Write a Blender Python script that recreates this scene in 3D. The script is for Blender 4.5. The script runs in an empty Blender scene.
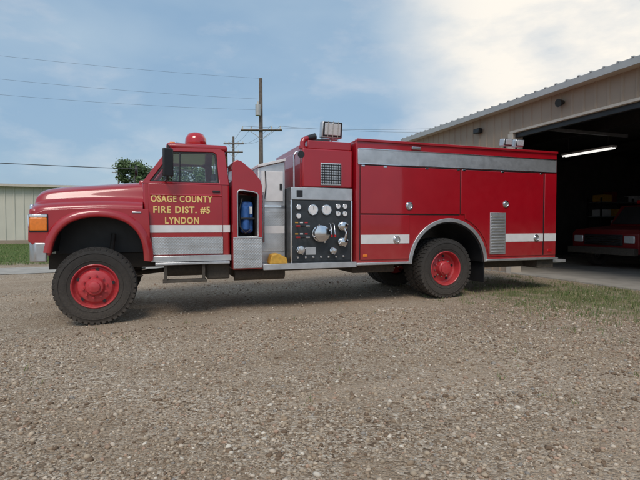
import bpy, bmesh, math, random
import numpy as np
from mathutils import Vector, Matrix, Euler
random.seed(4); rng=np.random.default_rng(7)
scn=bpy.context.scene
R=math.radians
def g(x): return 0.0125*min(max(x,-3),8)

# ------------------------------------------------------------ materials
def newmat(name):
    m=bpy.data.materials.new(name); m.use_nodes=True
    nt=m.node_tree; b=nt.nodes["Principled BSDF"]; return m,nt,b
def N(nt,t,**k):
    n=nt.nodes.new(t)
    for a,v in k.items(): setattr(n,a,v)
    return n
def L(nt,a,b): nt.links.new(a,b)
def ramp(nt,stops,interp='LINEAR'):
    r=N(nt,'ShaderNodeValToRGB'); cr=r.color_ramp; cr.interpolation=interp
    while len(cr.elements)<len(stops): cr.elements.new(0.5)
    for e,(p,c) in zip(cr.elements,stops):
        e.position=p; e.color=(c[0],c[1],c[2],1) if not isinstance(c,(int,float)) else (c,c,c,1)
    return r
def mat(name,col,rough=0.5,metal=0.0,coat=0.0,var=0.12,vs=3.0,bump=0.0,bs=40.0,dust=0.0,dustcol=(.34,.27,.20),dz=(0.5,1.5)):
    m,nt,b=newmat(name)
    tc=N(nt,'ShaderNodeNewGeometry')
    n=N(nt,'ShaderNodeTexNoise'); n.inputs['Scale'].default_value=vs; n.inputs['Detail'].default_value=6
    L(nt,tc.outputs['Position'],n.inputs['Vector'])
    lo=[c*(1-var) for c in col]; hi=[min(1,c*(1+var)) for c in col]
    r=ramp(nt,[(0.3,lo),(0.7,hi)]); L(nt,n.outputs['Fac'],r.inputs['Fac'])
    out=r.outputs['Color']
    rr=N(nt,'ShaderNodeMapRange'); rr.inputs['To Min'].default_value=max(0.02,rough*0.8); rr.inputs['To Max'].default_value=min(1,rough*1.25)
    n2=N(nt,'ShaderNodeTexNoise'); n2.inputs['Scale'].default_value=vs*4; n2.inputs['Detail'].default_value=5
    L(nt,tc.outputs['Position'],n2.inputs['Vector'])
    L(nt,n2.outputs['Fac'],rr.inputs['Value'])
    rout=rr.outputs['Result']
    if dust>0:
        sx=N(nt,'ShaderNodeSeparateXYZ'); L(nt,tc.outputs['Position'],sx.inputs[0])
        mr=N(nt,'ShaderNodeMapRange'); mr.inputs['From Min'].default_value=dz[1]; mr.inputs['From Max'].default_value=dz[0]
        mr.inputs['To Min'].default_value=0; mr.inputs['To Max'].default_value=dust
        L(nt,sx.outputs['Z'],mr.inputs['Value'])
        mu=N(nt,'ShaderNodeMath',operation='MULTIPLY'); L(nt,mr.outputs[0],mu.inputs[0]); L(nt,n2.outputs['Fac'],mu.inputs[1])
        mx=N(nt,'ShaderNodeMix',data_type='RGBA'); L(nt,mu.outputs[0],mx.inputs['Factor']); L(nt,out,mx.inputs['A'])
        mx.inputs['B'].default_value=(*dustcol,1); out=mx.outputs['Result']
        ad=N(nt,'ShaderNodeMath',operation='ADD',use_clamp=True); L(nt,mu.outputs[0],ad.inputs[0]); L(nt,rout,ad.inputs[1]); rout=ad.outputs[0]
    L(nt,out,b.inputs['Base Color']); L(nt,rout,b.inputs['Roughness'])
    b.inputs['Metallic'].default_value=metal
    b.inputs['Coat Weight'].default_value=coat; b.inputs['Coat Roughness'].default_value=0.05
    if bump>0:
        n3=N(nt,'ShaderNodeTexNoise'); n3.inputs['Scale'].default_value=bs; n3.inputs['Detail'].default_value=4
        L(nt,tc.outputs['Position'],n3.inputs['Vector'])
        bp=N(nt,'ShaderNodeBump'); bp.inputs['Strength'].default_value=bump; bp.inputs['Distance'].default_value=0.01
        L(nt,n3.outputs['Fac'],bp.inputs['Height']); L(nt,bp.outputs[0],b.inputs['Normal'])
        if coat>0: L(nt,bp.outputs[0],b.inputs['Coat Normal'])
    return m
RED=mat('red_paint',(.37,.003,.011),.35,coat=.9,var=.08,vs=1.5,bump=.10,bs=1.6,dust=.24,dz=(.6,1.5))
DRED=mat('shaded_red_paint',(.17,.006,.008),.5,coat=.2,var=.15)  # brush truck red, darkened: the dimness of the garage is put into the colour
WRED=mat('wheel_red',(.52,.008,.026),.4,coat=.3,var=.15,vs=8,dust=.45,dz=(0,1.3))
WHITE=mat('white_reflective',(.76,.74,.74),.45,var=.06,vs=9,dust=.2,dz=(.8,1.6))
ALU=mat('brushed_aluminium',(.66,.66,.67),.38,metal=.8,var=.14,vs=6,bump=.1,bs=60)
CHROME=mat('chrome',(.78,.78,.80),.14,metal=1,var=.05)
BUMP=mat('bumper_chrome',(.60,.60,.61),.25,metal=.85,var=.1,vs=8,dust=.3)
BLK=mat('black_plastic',(.018,.018,.02),.45,var=.2)
PANEL=mat('black_pump_panel',(.035,.04,.045),.35,var=.25,vs=10,bump=.15,bs=120)
FRAME=mat('frame_black',(.02,.019,.018),.7,var=.3,vs=8,dust=.6,dz=(.2,1.2))
TYRE=mat('tyre_rubber',(.022,.021,.021),.8,var=.3,vs=12,bump=.25,bs=90,dust=.7,dustcol=(.20,.16,.125),dz=(-.2,1.3))
GOLD=mat('gold_lettering',(.88,.62,.22),.4,metal=.05,var=.08)
ORANGE=mat('amber_lens',(.85,.22,.02),.2,coat=.5,var=.1,vs=30)
LENS=mat('clear_lens',(.75,.77,.8),.12,metal=.4,var=.1,vs=40)
REDLENS=mat('red_lens',(.50,.012,.018),.12,coat=.8,var=.15,vs=30)
BLUE=mat('blue_cover',(.03,.11,.34),.6,var=.25,vs=20,bump=.3,bs=30)
YEL=mat('yellow_chock',(.60,.33,.05),.6,var=.2,vs=20)
TAN=mat('tan_steel_siding',(.36,.275,.205),.55,var=.10,vs=1.2,bump=.05,bs=5)
ROOFM=mat('galvanised_roof',(.45,.45,.44),.5,metal=.2,var=.08)
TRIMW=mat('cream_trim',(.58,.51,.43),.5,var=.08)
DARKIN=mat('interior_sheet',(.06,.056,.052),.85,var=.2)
CONC=mat('concrete',(.38,.345,.30),.85,var=.18,vs=2.5,bump=.4,bs=30)
CREAM=mat('cream_siding',(.62,.58,.49),.55,var=.06,vs=.6)
WOOD=mat('pole_wood',(.15,.12,.10),.85,var=.3,vs=5)
WIRE=mat('wire_black',(.07,.07,.075),.6)
SEAT=mat('seat_vinyl',(.10,.09,.09),.7)
BARK=mat('bark',(.11,.08,.06),.9,var=.3,vs=5)
def treadplate():
    m,nt,b=newmat('diamond_plate')
    geo=N(nt,'ShaderNodeNewGeometry'); mp=N(nt,'ShaderNodeMapping'); mp.inputs['Rotation'].default_value=(0.0,R(45),0.0)
    L(nt,geo.outputs['Position'],mp.inputs['Vector'])
    ch=N(nt,'ShaderNodeTexVoronoi'); ch.inputs['Scale'].default_value=34; ch.inputs['Randomness'].default_value=0.0
    L(nt,mp.outputs[0],ch.inputs['Vector'])
    r=ramp(nt,[(.15,1.0),(.4,0.0)]); L(nt,ch.outputs['Distance'],r.inputs['Fac'])
    bp=N(nt,'ShaderNodeBump'); bp.inputs['Strength'].default_value=.5; bp.inputs['Distance'].default_value=.0035
    L(nt,r.outputs[0],bp.inputs['Height']); L(nt,bp.outputs[0],b.inputs['Normal'])
    n=N(nt,'ShaderNodeTexNoise'); n.inputs['Scale'].default_value=5; L(nt,geo.outputs['Position'],n.inputs['Vector'])
    c=ramp(nt,[(.3,(.50,.50,.50)),(.7,(.70,.70,.71))]); L(nt,n.outputs['Fac'],c.inputs['Fac']); L(nt,c.outputs[0],b.inputs['Base Color'])
    b.inputs['Metallic'].default_value=.7; b.inputs['Roughness'].default_value=.36
    return m
TREAD=treadplate()
def glassmat():
    m=bpy.data.materials.new('window_glass'); m.use_nodes=True; nt=m.node_tree; nt.nodes.clear()
    o=N(nt,'ShaderNodeOutputMaterial'); t=N(nt,'ShaderNodeBsdfTransparent'); t.inputs[0].default_value=(.90,.94,.93,1)
    gl=N(nt,'ShaderNodeBsdfGlossy'); gl.inputs['Roughness'].default_value=.02
    fr=N(nt,'ShaderNodeFresnel'); fr.inputs[0].default_value=1.5
    ns=N(nt,'ShaderNodeMath',operation='ADD'); ns.inputs[1].default_value=.06; L(nt,fr.outputs[0],ns.inputs[0])
    mx=N(nt,'ShaderNodeMixShader'); L(nt,ns.outputs[0],mx.inputs[0]); L(nt,t.outputs[0],mx.inputs[1]); L(nt,gl.outputs[0],mx.inputs[2]); L(nt,mx.outputs[0],o.inputs[0])
    return m
GLASS=glassmat()

# ------------------------------------------------------------ mesh helpers
def empty(name,loc=(0,0,0)):
    e=bpy.data.objects.new(name,None); scn.collection.objects.link(e); e.location=loc; e.empty_display_size=.2; return e
def finish(bm,name,m,parent,bevel=0,seg=2,smooth=35,subsurf=0):
    bmesh.ops.recalc_face_normals(bm,faces=bm.faces[:])
    for f in bm.faces: f.smooth=True
    for e in bm.edges:
        if len(e.link_faces)==2 and e.calc_face_angle(0)>R(smooth): e.smooth=False
    me=bpy.data.meshes.new(name); bm.to_mesh(me); bm.free()
    o=bpy.data.objects.new(name,me); scn.collection.objects.link(o)
    if m: me.materials.append(m)
    if parent: o.parent=parent
    if bevel>0:
        b=o.modifiers.new('bev','BEVEL'); b.width=bevel; b.segments=seg; b.limit_method='ANGLE'; b.angle_limit=R(30); b.harden_normals=False
    if subsurf:
        s=o.modifiers.new('sub','SUBSURF'); s.levels=subsurf; s.render_levels=subsurf
    return o
def box(name,x0,x1,y0,y1,z0,z1,m,parent=None,bevel=.006,seg=2,rot=None):
    bm=bmesh.new(); bmesh.ops.create_cube(bm,size=1)
    c=Vector(((x0+x1)/2,(y0+y1)/2,(z0+z1)/2)); s=(abs(x1-x0),abs(y1-y0),abs(z1-z0))
    for v in bm.verts:
        v.co=Vector((v.co.x*s[0],v.co.y*s[1],v.co.z*s[2]))
        if rot: v.co.rotate(Euler(rot))
        v.co+=c
    return finish(bm,name,m,parent,bevel,seg)
def prism(name,pts,y0,y1,m,parent=None,bevel=.006,seg=2,axis='y',smooth=35):
    bm=bmesh.new()
    def P(a,b,t): return (a,t,b) if axis=='y' else ((a,b,t) if axis=='z' else (t,a,b))
    A=[bm.verts.new(P(a,b,y0)) for a,b in pts]; B=[bm.verts.new(P(a,b,y1)) for a,b in pts]
    bm.faces.new(A); bm.faces.new(B[::-1]); n=len(pts)
    for i in range(n): bm.faces.new((A[i],B[i],B[(i+1)%n],A[(i+1)%n]))
    return finish(bm,name,m,parent,bevel,seg,smooth)
def cyl(name,p0,p1,r,m,parent=None,r2=None,n=20,bevel=0):
    p0=Vector(p0);p1=Vector(p1);d=p1-p0
    bm=bmesh.new(); bmesh.ops.create_cone(bm,cap_ends=True,segments=n,radius1=r,radius2=r if r2 is None else r2,depth=d.length)
    q=d.to_track_quat('Z','Y')
    for v in bm.verts: v.co=q@v.co+(p0+p1)/2
    return finish(bm,name,m,parent,bevel)
def tube(name,pts,r,m,parent=None,cyclic=False):
    cu=bpy.data.curves.new(name,'CURVE'); cu.dimensions='3D'; s=cu.splines.new('POLY'); s.points.add(len(pts)-1)
    for p,q in zip(s.points,pts): p.co=(*q,1)
    s.use_cyclic_u=cyclic; s.use_smooth=True
    cu.bevel_depth=r; cu.bevel_resolution=3; cu.use_fill_caps=True; cu.materials.append(m)
    o=bpy.data.objects.new(name,cu); scn.collection.objects.link(o)
    if parent:o.parent=parent
    return o
def lathe(name,prof,m,c,parent=None,n=64,axis='y',smooth=40):
    bm=bmesh.new(); rings=[]
    for r,t in prof:
        ring=[]
        for i in range(n):
            a=2*math.pi*i/n
            if axis=='y': co=(c[0]+r*math.cos(a),c[1]+t,c[2]+r*math.sin(a))
            else: co=(c[0]+r*math.cos(a),c[1]+r*math.sin(a),c[2]+t)
            ring.append(bm.verts.new(co))
        rings.append(ring)
    for a,b in zip(rings,rings[1:]):
        for i in range(n): bm.faces.new((a[i],a[(i+1)%n],b[(i+1)%n],b[i]))
    return finish(bm,name,m,parent,0,smooth=smooth)
def frame_panel(name,outer,inner,yf,th,m,parent):
    bm=bmesh.new(); n=len(outer)
    V=lambda p,t: bm.verts.new((p[0],yf(p[1])+t,p[1]))
    o0=[V(p,0) for p in outer]; o1=[V(p,th) for p in outer]; i0=[V(p,0) for p in inner]; i1=[V(p,th) for p in inner]
    for k in range(n):
        j=(k+1)%n
        bm.faces.new((o0[k],o0[j],i0[j],i0[k])); bm.faces.new((o1[k],i1[k],i1[j],o1[j]))
        bm.faces.new((o0[k],o1[k],o1[j],o0[j])); bm.faces.new((i0[k],i0[j],i1[j],i1[k]))
    return finish(bm,name,m,parent,.008,2)
def quad(name,ps,m,parent=None):
    bm=bmesh.new(); bm.faces.new([bm.verts.new(p) for p in ps]); return finish(bm,name,m,parent)

# ------------------------------------------------------------ wheels
def wheel(parent,name,x,y,z,front=True,flip=False,lugs=True,R0=.535,W=.28,rimmat=None):
    s=-1 if flip else 1
    def q(prof): return [(r,t*s) for r,t in prof]
    k=W/.28; rr=R0/.535
    tp=[(.285,.04),(.30,.022),(.345,.008),(.42,-.002),(.47,.004),(.505,.02),(.522,.045),(.524,.08),(.524,.20),(.522,.235),(.505,.26),(.47,.276),(.42,.28),(.345,.272),(.29,.25)]
    lathe(name+'_tyre',q([(r*rr,t*k) for r,t in tp]),TYRE,(x,y,z),parent,n=72,smooth=30)
    for rad,yy in ((.355,.0035),(.455,-.0035)):
        lathe(name+'_sidewall_rib',q([(rad*rr-.006,yy+.004),(rad*rr-.003,yy-.003),(rad*rr+.003,yy-.003),(rad*rr+.006,yy+.004)]),TYRE,(x,y,z),parent,n=72)
    if lugs:
        bm=bmesh.new(); M=42
        for i in range(M):
            for row in range(3):
                a=2*math.pi*(i+(.5 if row==1 else 0))/M
                yy=[.055,.14,.225][row]*k; w=[.085,.06,.085][row]*k
                tmp=bmesh.ops.create_cube(bm,size=1)['verts']
                for v in tmp:
                    rad=R0-.012+v.co.z*.026
                    if row!=1 and v.co.y*(1 if row==2 else -1)>0: rad-= .010 if v.co.z>0 else .02
                    tt=v.co.x*.05+ (v.co.y*.02 if row!=1 else 0)
                    px,pz=rad*math.cos(a)-tt*math.sin(a),rad*math.sin(a)+tt*math.cos(a)
                    v.co=Vector((x+px,y+s*(yy+v.co.y*w),z+pz))
        finish(bm,name+'_tread',TYRE,parent,0)
    RM=rimmat or WRED
    if front:
        rim=[(.300,.05),(.306,.03),(.305,.012),(.296,.006),(.286,.014),(.278,.05),(.262,.075),(.245,.07),(.215,.03),(.175,.012),(.125,.008),(.12,-.03),(.105,-.055),(.075,-.06),(.07,-.085),(.045,-.095),(.001,-.097)]
        hr,hy=.228,.047; nr,ny=.150,.004
    else:
        rim=[(.300,.05),(.306,.03),(.305,.012),(.296,.006),(.286,.014),(.280,.06),(.270,.15),(.24,.165),(.19,.155),(.135,.14),(.125,.09),(.12,.04),(.10,.02),(.095,.0),(.05,-.01),(.001,-.012)]
        hr,hy=.215,.160; nr,ny=.155,.138
    lathe(name+'_rim',q([(r*rr,t) for r,t in rim]),RM,(x,y,z),parent,n=64,smooth=25)
    for i in range(10):
        a=2*math.pi*(i+.3)/10
        px,pz=math.cos(a)*hr*rr,math.sin(a)*hr*rr
        if i%2==0: cyl(name+'_hand_hole',(x+px,y+s*(hy-.012),z+pz),(x+px,y+s*(hy+.03),z+pz),.024*rr,BLK,parent,n=14)
        px,pz=math.cos(a)*nr*rr,math.sin(a)*nr*rr
        cyl(name+'_lug_nut',(x+px,y+s*(ny-.028),z+pz),(x+px,y+s*(ny+.01),z+pz),.015*rr,RM if front else CHROME,parent,n=6)

# ============================================================ FIRE TRUCK
T=empty('fire_truck')
W=2.40; CY=1.20
zf=.535; zr=.535+.07
wheel(T,'front_wheel',0,0,zf,True); wheel(T,'front_wheel_far',0,W,zf,True,flip=True)
RX=5.64
wheel(T,'rear_wheel',RX,.02,zr,False); wheel(T,'rear_inner_wheel',RX,.34,zr,False)
wheel(T,'rear_wheel_far',RX,W-.02,zr,False,flip=True); wheel(T,'rear_inner_wheel_far',RX,W-.34,zr,False,flip=True)
box('frame_rail',-.7,8.0,.75,.84,.72,.95,FRAME,T); box('frame_rail_far',-.7,8.0,1.56,1.65,.72,.95,FRAME,T)
cyl('front_axle',(0,.25,zf),(0,2.15,zf),.07,FRAME,T); cyl('rear_axle',(RX,.4,zr),(RX,2.0,zr),.09,FRAME,T)
lathe('front_differential',[(.001,-.16),(.12,-.14),(.18,0),(.12,.14),(.001,.16)],FRAME,(0,1.45,zf),T,n=24)
lathe('rear_differential',[(.001,-.2),(.15,-.16),(.22,0),(.15,.16),(.001,.2)],FRAME,(RX,CY,zr),T,n=24)
cyl('driveshaft',(2.6,CY,.75),(RX-.2,CY,zr),.05,FRAME,T); cyl('front_driveshaft',(2.2,1.45,.72),(.15,1.45,zf),.04,FRAME,T)
box('transfer_case',2.0,2.7,.95,1.6,.48,.85,FRAME,T,.05); box('engine_block',-.45,.9,.9,1.5,.72,1.5,FRAME,T,.05)
for y in (.55,1.85):
    for k in range(5): box('front_leaf_spring',-.6+.08*k,.6-.08*k,y-.04,y+.04,.60+.018*k,.615+.018*k,FRAME,T,.002)
    for k in range(6): box('rear_leaf_spring',RX-.65+.08*k,RX+.65-.08*k,y+(.18 if y<1 else -.26),y+(.26 if y<1 else -.18),.68+.018*k,.695+.018*k,FRAME,T,.002)
cyl('front_shock',(.12,.5,.62),(.2,.55,1.25),.035,FRAME,T)
cyl('exhaust',(2.2,.6,.66),(4.6,.6,.66),.055,FRAME,T)
def hood():
    st=[(-.80,.86,1.56,1.70),(-.785,.92,1.575,1.78),(-.72,.965,1.60,1.845),(-.6,.985,1.62,1.88),(-.3,1.0,1.645,1.915),(.1,1.0,1.665,1.95),(.45,1.0,1.665,1.985),(.62,1.0,1.655,2.0)]
    half=[(1.135,0,-.13),(1.13,0,-.05),(1.115,0,.0),(1.05,0,.045),(.96,0,.07),(.90,0,.09),(.88,.12,.09),(.865,.35,.07),(.84,.75,.02),(.80,1,-.03),(.70,1,.02),(.4,1,.045),(0,1,.055)]
    bm=bmesh.new(); rows=[]
    for x,ws,zs,zt in st:
        prof=[]
        for h,k,dz in half:
            z=(zs*(1-k)+zt*k)+dz; prof.append((h*ws,z))
        row=[bm.verts.new((x,CY-h,z)) for h,z in prof]+[bm.verts.new((x,CY+h,z)) for h,z in prof[-2::-1]]
        rows.append(row)
    for a,b in zip(rows,rows[1:]):
        for i in range(len(a)-1): bm.faces.new((a[i],a[i+1],b[i+1],b[i]))
    bm.faces.new(rows[0])
    return finish(bm,'hood',RED,T,0,smooth=180,subsurf=2)
hood()
arch=[(.63,.87),(.625,1.02),(.60,1.16),(.53,1.30),(.42,1.405),(.27,1.47),(.05,1.50),(-.17,1.47),(-.32,1.405),(-.43,1.30),(-.50,1.16),(-.53,1.0)]
fend=[(-.56,.96),(-.80,1.16),(-.795,1.35),(-.775,1.50),(-.60,1.585),(.0,1.62),(.45,1.62),(.70,1.60),(.715,1.3),(.715,.87)]
for y0,y1,nm in ((.06,.13,'fender'),(2.27,2.34,'fender_far')):
    prism(nm,arch+fend,y0,y1,RED,T,.012,3)
def flare(y0,y1,nm):
    bm=bmesh.new(); c=Vector((.05,.95)); rows=[]
    s=-1 if y0<1 else 1
    for a,b in arch:
        d=(Vector((a,b))-c).normalized()
        rows.append([bm.verts.new((a+d.x*o,y0+s*t,b+d.y*o)) for o,t in ((-.004,-.02),(-.004,.035),(.012,.05),(.05,.052),(.095,.035),(.13,-.01))])
    for p,q in zip(rows,rows[1:]):
        for i in range(5): bm.faces.new((p[i],p[i+1],q[i+1],q[i]))
    finish(bm,nm,RED,T,0,smooth=60,subsurf=1)
flare(.07,0,'fender_flare'); flare(2.33,0,'fender_flare_far')
prism('wheel_well_liner',[(-.56,1.0),(-.52,1.3),(-.3,1.50),(.05,1.56),(.4,1.50),(.62,1.3),(.66,.9),(.7,.9),(.68,1.4),(.4,1.56),(.05,1.60),(-.35,1.56),(-.6,1.35),(-.6,1.0)],.12,.75,BLK,T,0)
box('inner_fender',-.6,.66,.72,.76,.95,1.6,BLK,T)
box('grille_panel',-.83,-.78,.30,2.10,1.2,1.66,CHROME,T,.02)
for k in range(6): box('grille_slat',-.845,-.828,.6,1.8,1.26+.06*k,1.285+.06*k,BLK,T,.004)
box('nose_panel',-.80,-.60,.13,2.27,1.12,1.60,RED,T,.03)
for y in (.24,1.98): box('headlamp',-.835,-.80,y-.04,y+.2,1.33,1.52,LENS,T,.02)
box('turn_signal',-.775,-.57,.038,.062,1.30,1.475,ORANGE,T,.012,3); box('marker_lens',-.775,-.57,.040,.062,1.482,1.515,LENS,T,.006)
box('turn_signal_far',-.775,-.57,2.338,2.362,1.30,1.475,ORANGE,T,.012,3)
box('turn_signal_bezel',-.785,-.56,.046,.060,1.285,1.525,BLK,T,.01)
prism('front_bumper',[(-.58,.04),(-.72,.04),(-.80,.13),(-.86,.5),(-.88,1.2),(-.86,1.9),(-.80,2.27),(-.72,2.36),(-.58,2.36),(-.58,2.32),(-.70,2.30),(-.80,1.9),(-.82,1.2),(-.80,.5),(-.70,.11),(-.58,.08)],.88,1.14,BUMP,T,.03,4,axis='z')
# cab
box('cab_lower',.62,1.86,.17,2.23,.86,2.01,RED,T,.03,3)
box('cowl',.56,.72,.44,1.96,1.80,2.045,RED,T,.03,3)
def door(yo,yi,nm):
    prism(nm,[(.735,.93),(.70,1.3),(.69,1.98),(1.745,1.98),(1.75,.93)],yo,yi,RED,T,.012,3)
door(.15,.175,'door'); door(2.225,2.25,'door_far')
prism('body_crease',[(.152,1.79),(.138,1.815),(.152,1.835)],.72,1.74,RED,T,.003,2,axis='x')
yn=lambda z:.165+(z-2.0)*.17
yfz=lambda z:2.19-(z-2.0)*.17
outer=[(.61,1.985),(.985,2.52),(1.72,2.545),(1.80,2.50),(1.855,1.985)]
inner=[(.715,2.01),(1.035,2.465),(1.62,2.485),(1.675,2.45),(1.70,2.01)]
frame_panel('window_frame',outer,inner,yn,.045,RED,T); frame_panel('window_frame_far',outer,inner,yfz,.045,RED,T)
inb2=[(.765,2.027),(1.052,2.435),(1.61,2.455),(1.648,2.432),(1.67,2.027)]
frame_panel('window_seal',inner,inb2,lambda z:yn(z)+.014,.01,BLK,T)
for yy,nm in ((yn,'side_glass'),(yfz,'side_glass_far')): quad(nm,[(a,yy(b)+.022,b) for a,b in inner],GLASS,T)
cyl('vent_window_bar',(1.13,.185,2.02),(1.14,.25,2.44),.012,BLK,T)
quad('windshield',[(.635,.24,2.03),(.985,.31,2.51),(.985,2.09,2.51),(.635,2.16,2.03)],GLASS,T)
box('cab_roof',.95,1.85,.255,2.145,2.50,2.60,RED,T,.045,4)
bm=bmesh.new(); o_=[(.2,2.0),(2.2,2.0),(2.12,2.52),(.28,2.52)]; i_=[(.42,2.08),(1.98,2.08),(1.94,2.42),(.46,2.42)]
ov=[bm.verts.new((1.845,a,b)) for a,b in o_]; iv=[bm.verts.new((1.845,a,b)) for a,b in i_]
for k in range(4): bm.faces.new((ov[k],ov[(k+1)%4],iv[(k+1)%4],iv[k]))
finish(bm,'cab_rear_wall',RED,T)
box('seat_back',1.60,1.73,.45,.85,1.9,2.08,SEAT,T,.04,3); box('seat_back_far',1.60,1.73,1.3,2.0,1.9,2.05,SEAT,T,.04,3); box('head_rest',1.64,1.71,.55,.78,2.08,2.20,SEAT,T,.035,3)
box('dashboard',.68,.88,.3,2.1,2.0,2.04,BLK,T,.02)
tube('steering_wheel',[(1.08+.09*math.cos(t)*.5,.62+.2*math.sin(t),2.02+.17*math.cos(t)) for t in [i*math.pi/12 for i in range(24)]],.012,BLK,T,True)
for s in (0,1):
    y=-.08 if s==0 else 2.5
    box('mirror',.945,.985,y-.075,y+.085,2.06,2.46,BLK,T,.025,3,rot=(0,0,R(-62 if s==0 else 20)))
    yb=.17 if s==0 else 2.2
    tube('mirror_arm',[(.93,yb,2.02),(.96,y,2.02),(.965,y,2.50),(1.02,yb+(.09 if s==0 else -.09),2.50)],.011,BLK,T)
tube('hood_mirror_arm',[(.45,2.15,1.95),(.42,2.25,2.25),(.45,2.28,2.34)],.01,BLK,T); cyl('hood_mirror',(.43,2.28,2.38),(.47,2.28,2.38),.10,BLK,T)
box('door_handle',1.60,1.71,.128,.152,1.86,1.895,BLK,T,.008,3)
box('door_stripe',.655,1.745,.146,.149,1.265,1.375,WHITE,T,0)
box('stripe_corner',1.757,1.86,.166,.169,1.265,1.375,WHITE,T,0)
box('door_kick_plate',.735,1.75,.141,.148,.945,1.20,TREAD,T,.002)
box('cab_sill_plate',.72,1.87,.10,.17,.84,.925,TREAD,T,.006)
box('fender_badge',.48,.60,.050,.058,1.545,1.565,CHROME,T,.002)
def text(body,cx,z,h,wd,y,nm):
    cu=bpy.data.curves.new(nm,'FONT'); cu.body=body; cu.size=1; cu.extrude=.002; cu.offset=.032; cu.space_character=1.16
    cu.align_x='CENTER'; cu.materials.append(GOLD)
    o=bpy.data.objects.new(nm,cu); scn.collection.objects.link(o); bpy.context.view_layer.update()
    d=o.dimensions; cap=.73
    o.scale=(wd/max(d.x,.01),h/cap,1); o.rotation_euler=(R(90),0,0); o.location=(cx,y,z); o.parent=T
text('OSAGE COUNTY',1.16,1.715,.098,.87,.146,'lettering_1'); text('FIRE DIST. #5',1.16,1.555,.098,.80,.146,'lettering_2'); text('LYNDON',1.16,1.397,.098,.48,.146,'lettering_3')
lathe('beacon_base',[(.001,0),(.19,0),(.19,.05),(.15,.07),(.001,.07)],CHROME,(1.42,.9,2.60),T,n=32,axis='z')
lathe('beacon_dome',[(.16,.06),(.175,.09),(.165,.19),(.12,.26),(.05,.285),(.001,.29)],REDLENS,(1.42,.9,2.60),T,n=32,axis='z')
cyl('siren_speaker',(1.35,1.35,2.70),(1.12,1.35,2.70),.06,CHROME,T,.10)
for y in (.4,.8,1.2,1.6,2.0): box('clearance_lamp',1.0,1.08,y-.03,y+.03,2.60,2.63,ORANGE,T,.01)
box('running_step',.78,1.84,.06,.30,.795,.83,ALU,T,.005)
for x in (.92,1.46): box('step_hanger',x-.02,x+.02,.10,.14,.54,.80,FRAME,T,.004)
box('lower_step',.88,1.50,.05,.26,.535,.57,FRAME,T,.005)
box('battery_box',1.52,1.86,.22,.62,.55,.80,FRAME,T,.02); cyl('fuel_tank',(.95,.60,.70),(1.5,.60,.70),.12,FRAME,T,n=28)
cyl('air_tank',(1.95,.35,.60),(2.75,.35,.60),.10,FRAME,T,n=24)
prof=[(1.885,.70),(1.885,2.25),(1.90,2.33),(1.95,2.36),(2.02,2.34),(2.20,2.20),(2.31,2.06),(2.335,1.98),(2.335,.70)]
bm=bmesh.new()
ins=[(1.955,1.20),(1.955,1.85),(1.965,1.885),(1.99,1.90),(2.04,1.90),(2.20,1.88),(2.255,1.86),(2.27,1.83),(2.27,1.20)]
n=len(prof)
def V(p,y): return bm.verts.new((p[0],y,p[1]))
o0=[V(p,.04) for p in prof]; o1=[V(p,W-.04) for p in prof]; i0=[V(p,.04) for p in ins]; i1=[V(p,.55) for p in ins]
for k in range(n):
    j=(k+1)%n
    bm.faces.new((o0[k],o0[j],i0[j],i0[k])); bm.faces.new((o0[k],o1[k],o1[j],o0[j])); bm.faces.new((i0[k],i0[j],i1[j],i1[k]))
bm.faces.new(i1); bm.faces.new(o1)
finish(bm,'crew_cabinet',RED,T,.012,3)
quad('compartment_back',[(1.956,.54,1.205),(2.269,.54,1.205),(2.269,.54,1.86),(1.956,.54,1.86)],BLK,T)
box('compartment_lining',1.957,1.962,.05,.54,1.205,1.85,BLK,T,0); box('compartment_lining_r',2.263,2.268,.05,.54,1.205,1.82,DARKIN,T,0)
tube('compartment_trim',[(a,.035,b) for a,b in ins],.010,ALU,T,True)
box('blue_air_pack',2.02,2.22,.15,.36,1.25,1.74,BLUE,T,.05,4); cyl('air_cylinder',(2.10,.14,1.3),(2.10,.14,1.66),.055,BLUE,T,n=20,bevel=.01)
box('pack_strap',2.015,2.225,.08,.37,1.46,1.49,BLK,T,.003); box('pack_label',2.15,2.20,.143,.149,1.55,1.66,WHITE,T,0)
tube('pack_hose',[(2.04,.12,1.78),(1.99,.10,1.6),(2.0,.09,1.35),(2.08,.08,1.25),(2.16,.09,1.3)],.012,BLK,T)
box('cabinet_kick_plate',1.89,2.33,.030,.039,.72,1.17,TREAD,T,.002)
box('cabinet_stripe',1.89,2.33,.028,.038,1.175,1.19,ALU,T,0)
prism('crosslay_module',[(2.345,.76),(2.345,2.30),(2.80,2.42),(2.80,.76)],.42,2.0,ALU,T,.01)
box('crosslay_divider',2.36,2.79,.405,.418,1.66,1.70,CHROME,T,.003); box('crosslay_panel',2.37,2.78,.405,.418,.95,1.60,TREAD,T,.003)
box('crosslay_stripe',2.37,2.78,.398,.404,1.24,1.36,WHITE,T,0)
prism('crosslay_cap',[(2.34,2.303),(2.34,2.345),(2.80,2.465),(2.80,2.423)],.38,2.04,WHITE,T,.004)
box('crosslay_upper',2.40,2.76,.40,.417,1.76,2.25,WHITE,T,.006); box('crosslay_frame',2.385,2.398,.395,.417,1.74,2.27,CHROME,T,.003); box('crosslay_latch',2.70,2.74,.385,.399,1.95,2.05,BLK,T,.004)
tube('strap',[(2.46,.39,2.25),(2.47,.38,2.0),(2.45,.385,1.80)],.008,BLK,T)
cyl('grab_bar',(2.42,.33,1.1),(2.42,.33,1.9),.015,CHROME,T); cyl('grab_bar_mount',(2.42,.33,1.15),(2.42,.42,1.15),.012,CHROME,T);cyl('grab_bar_mount2',(2.42,.33,1.85),(2.42,.42,1.85),.012,CHROME,T)
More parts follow.
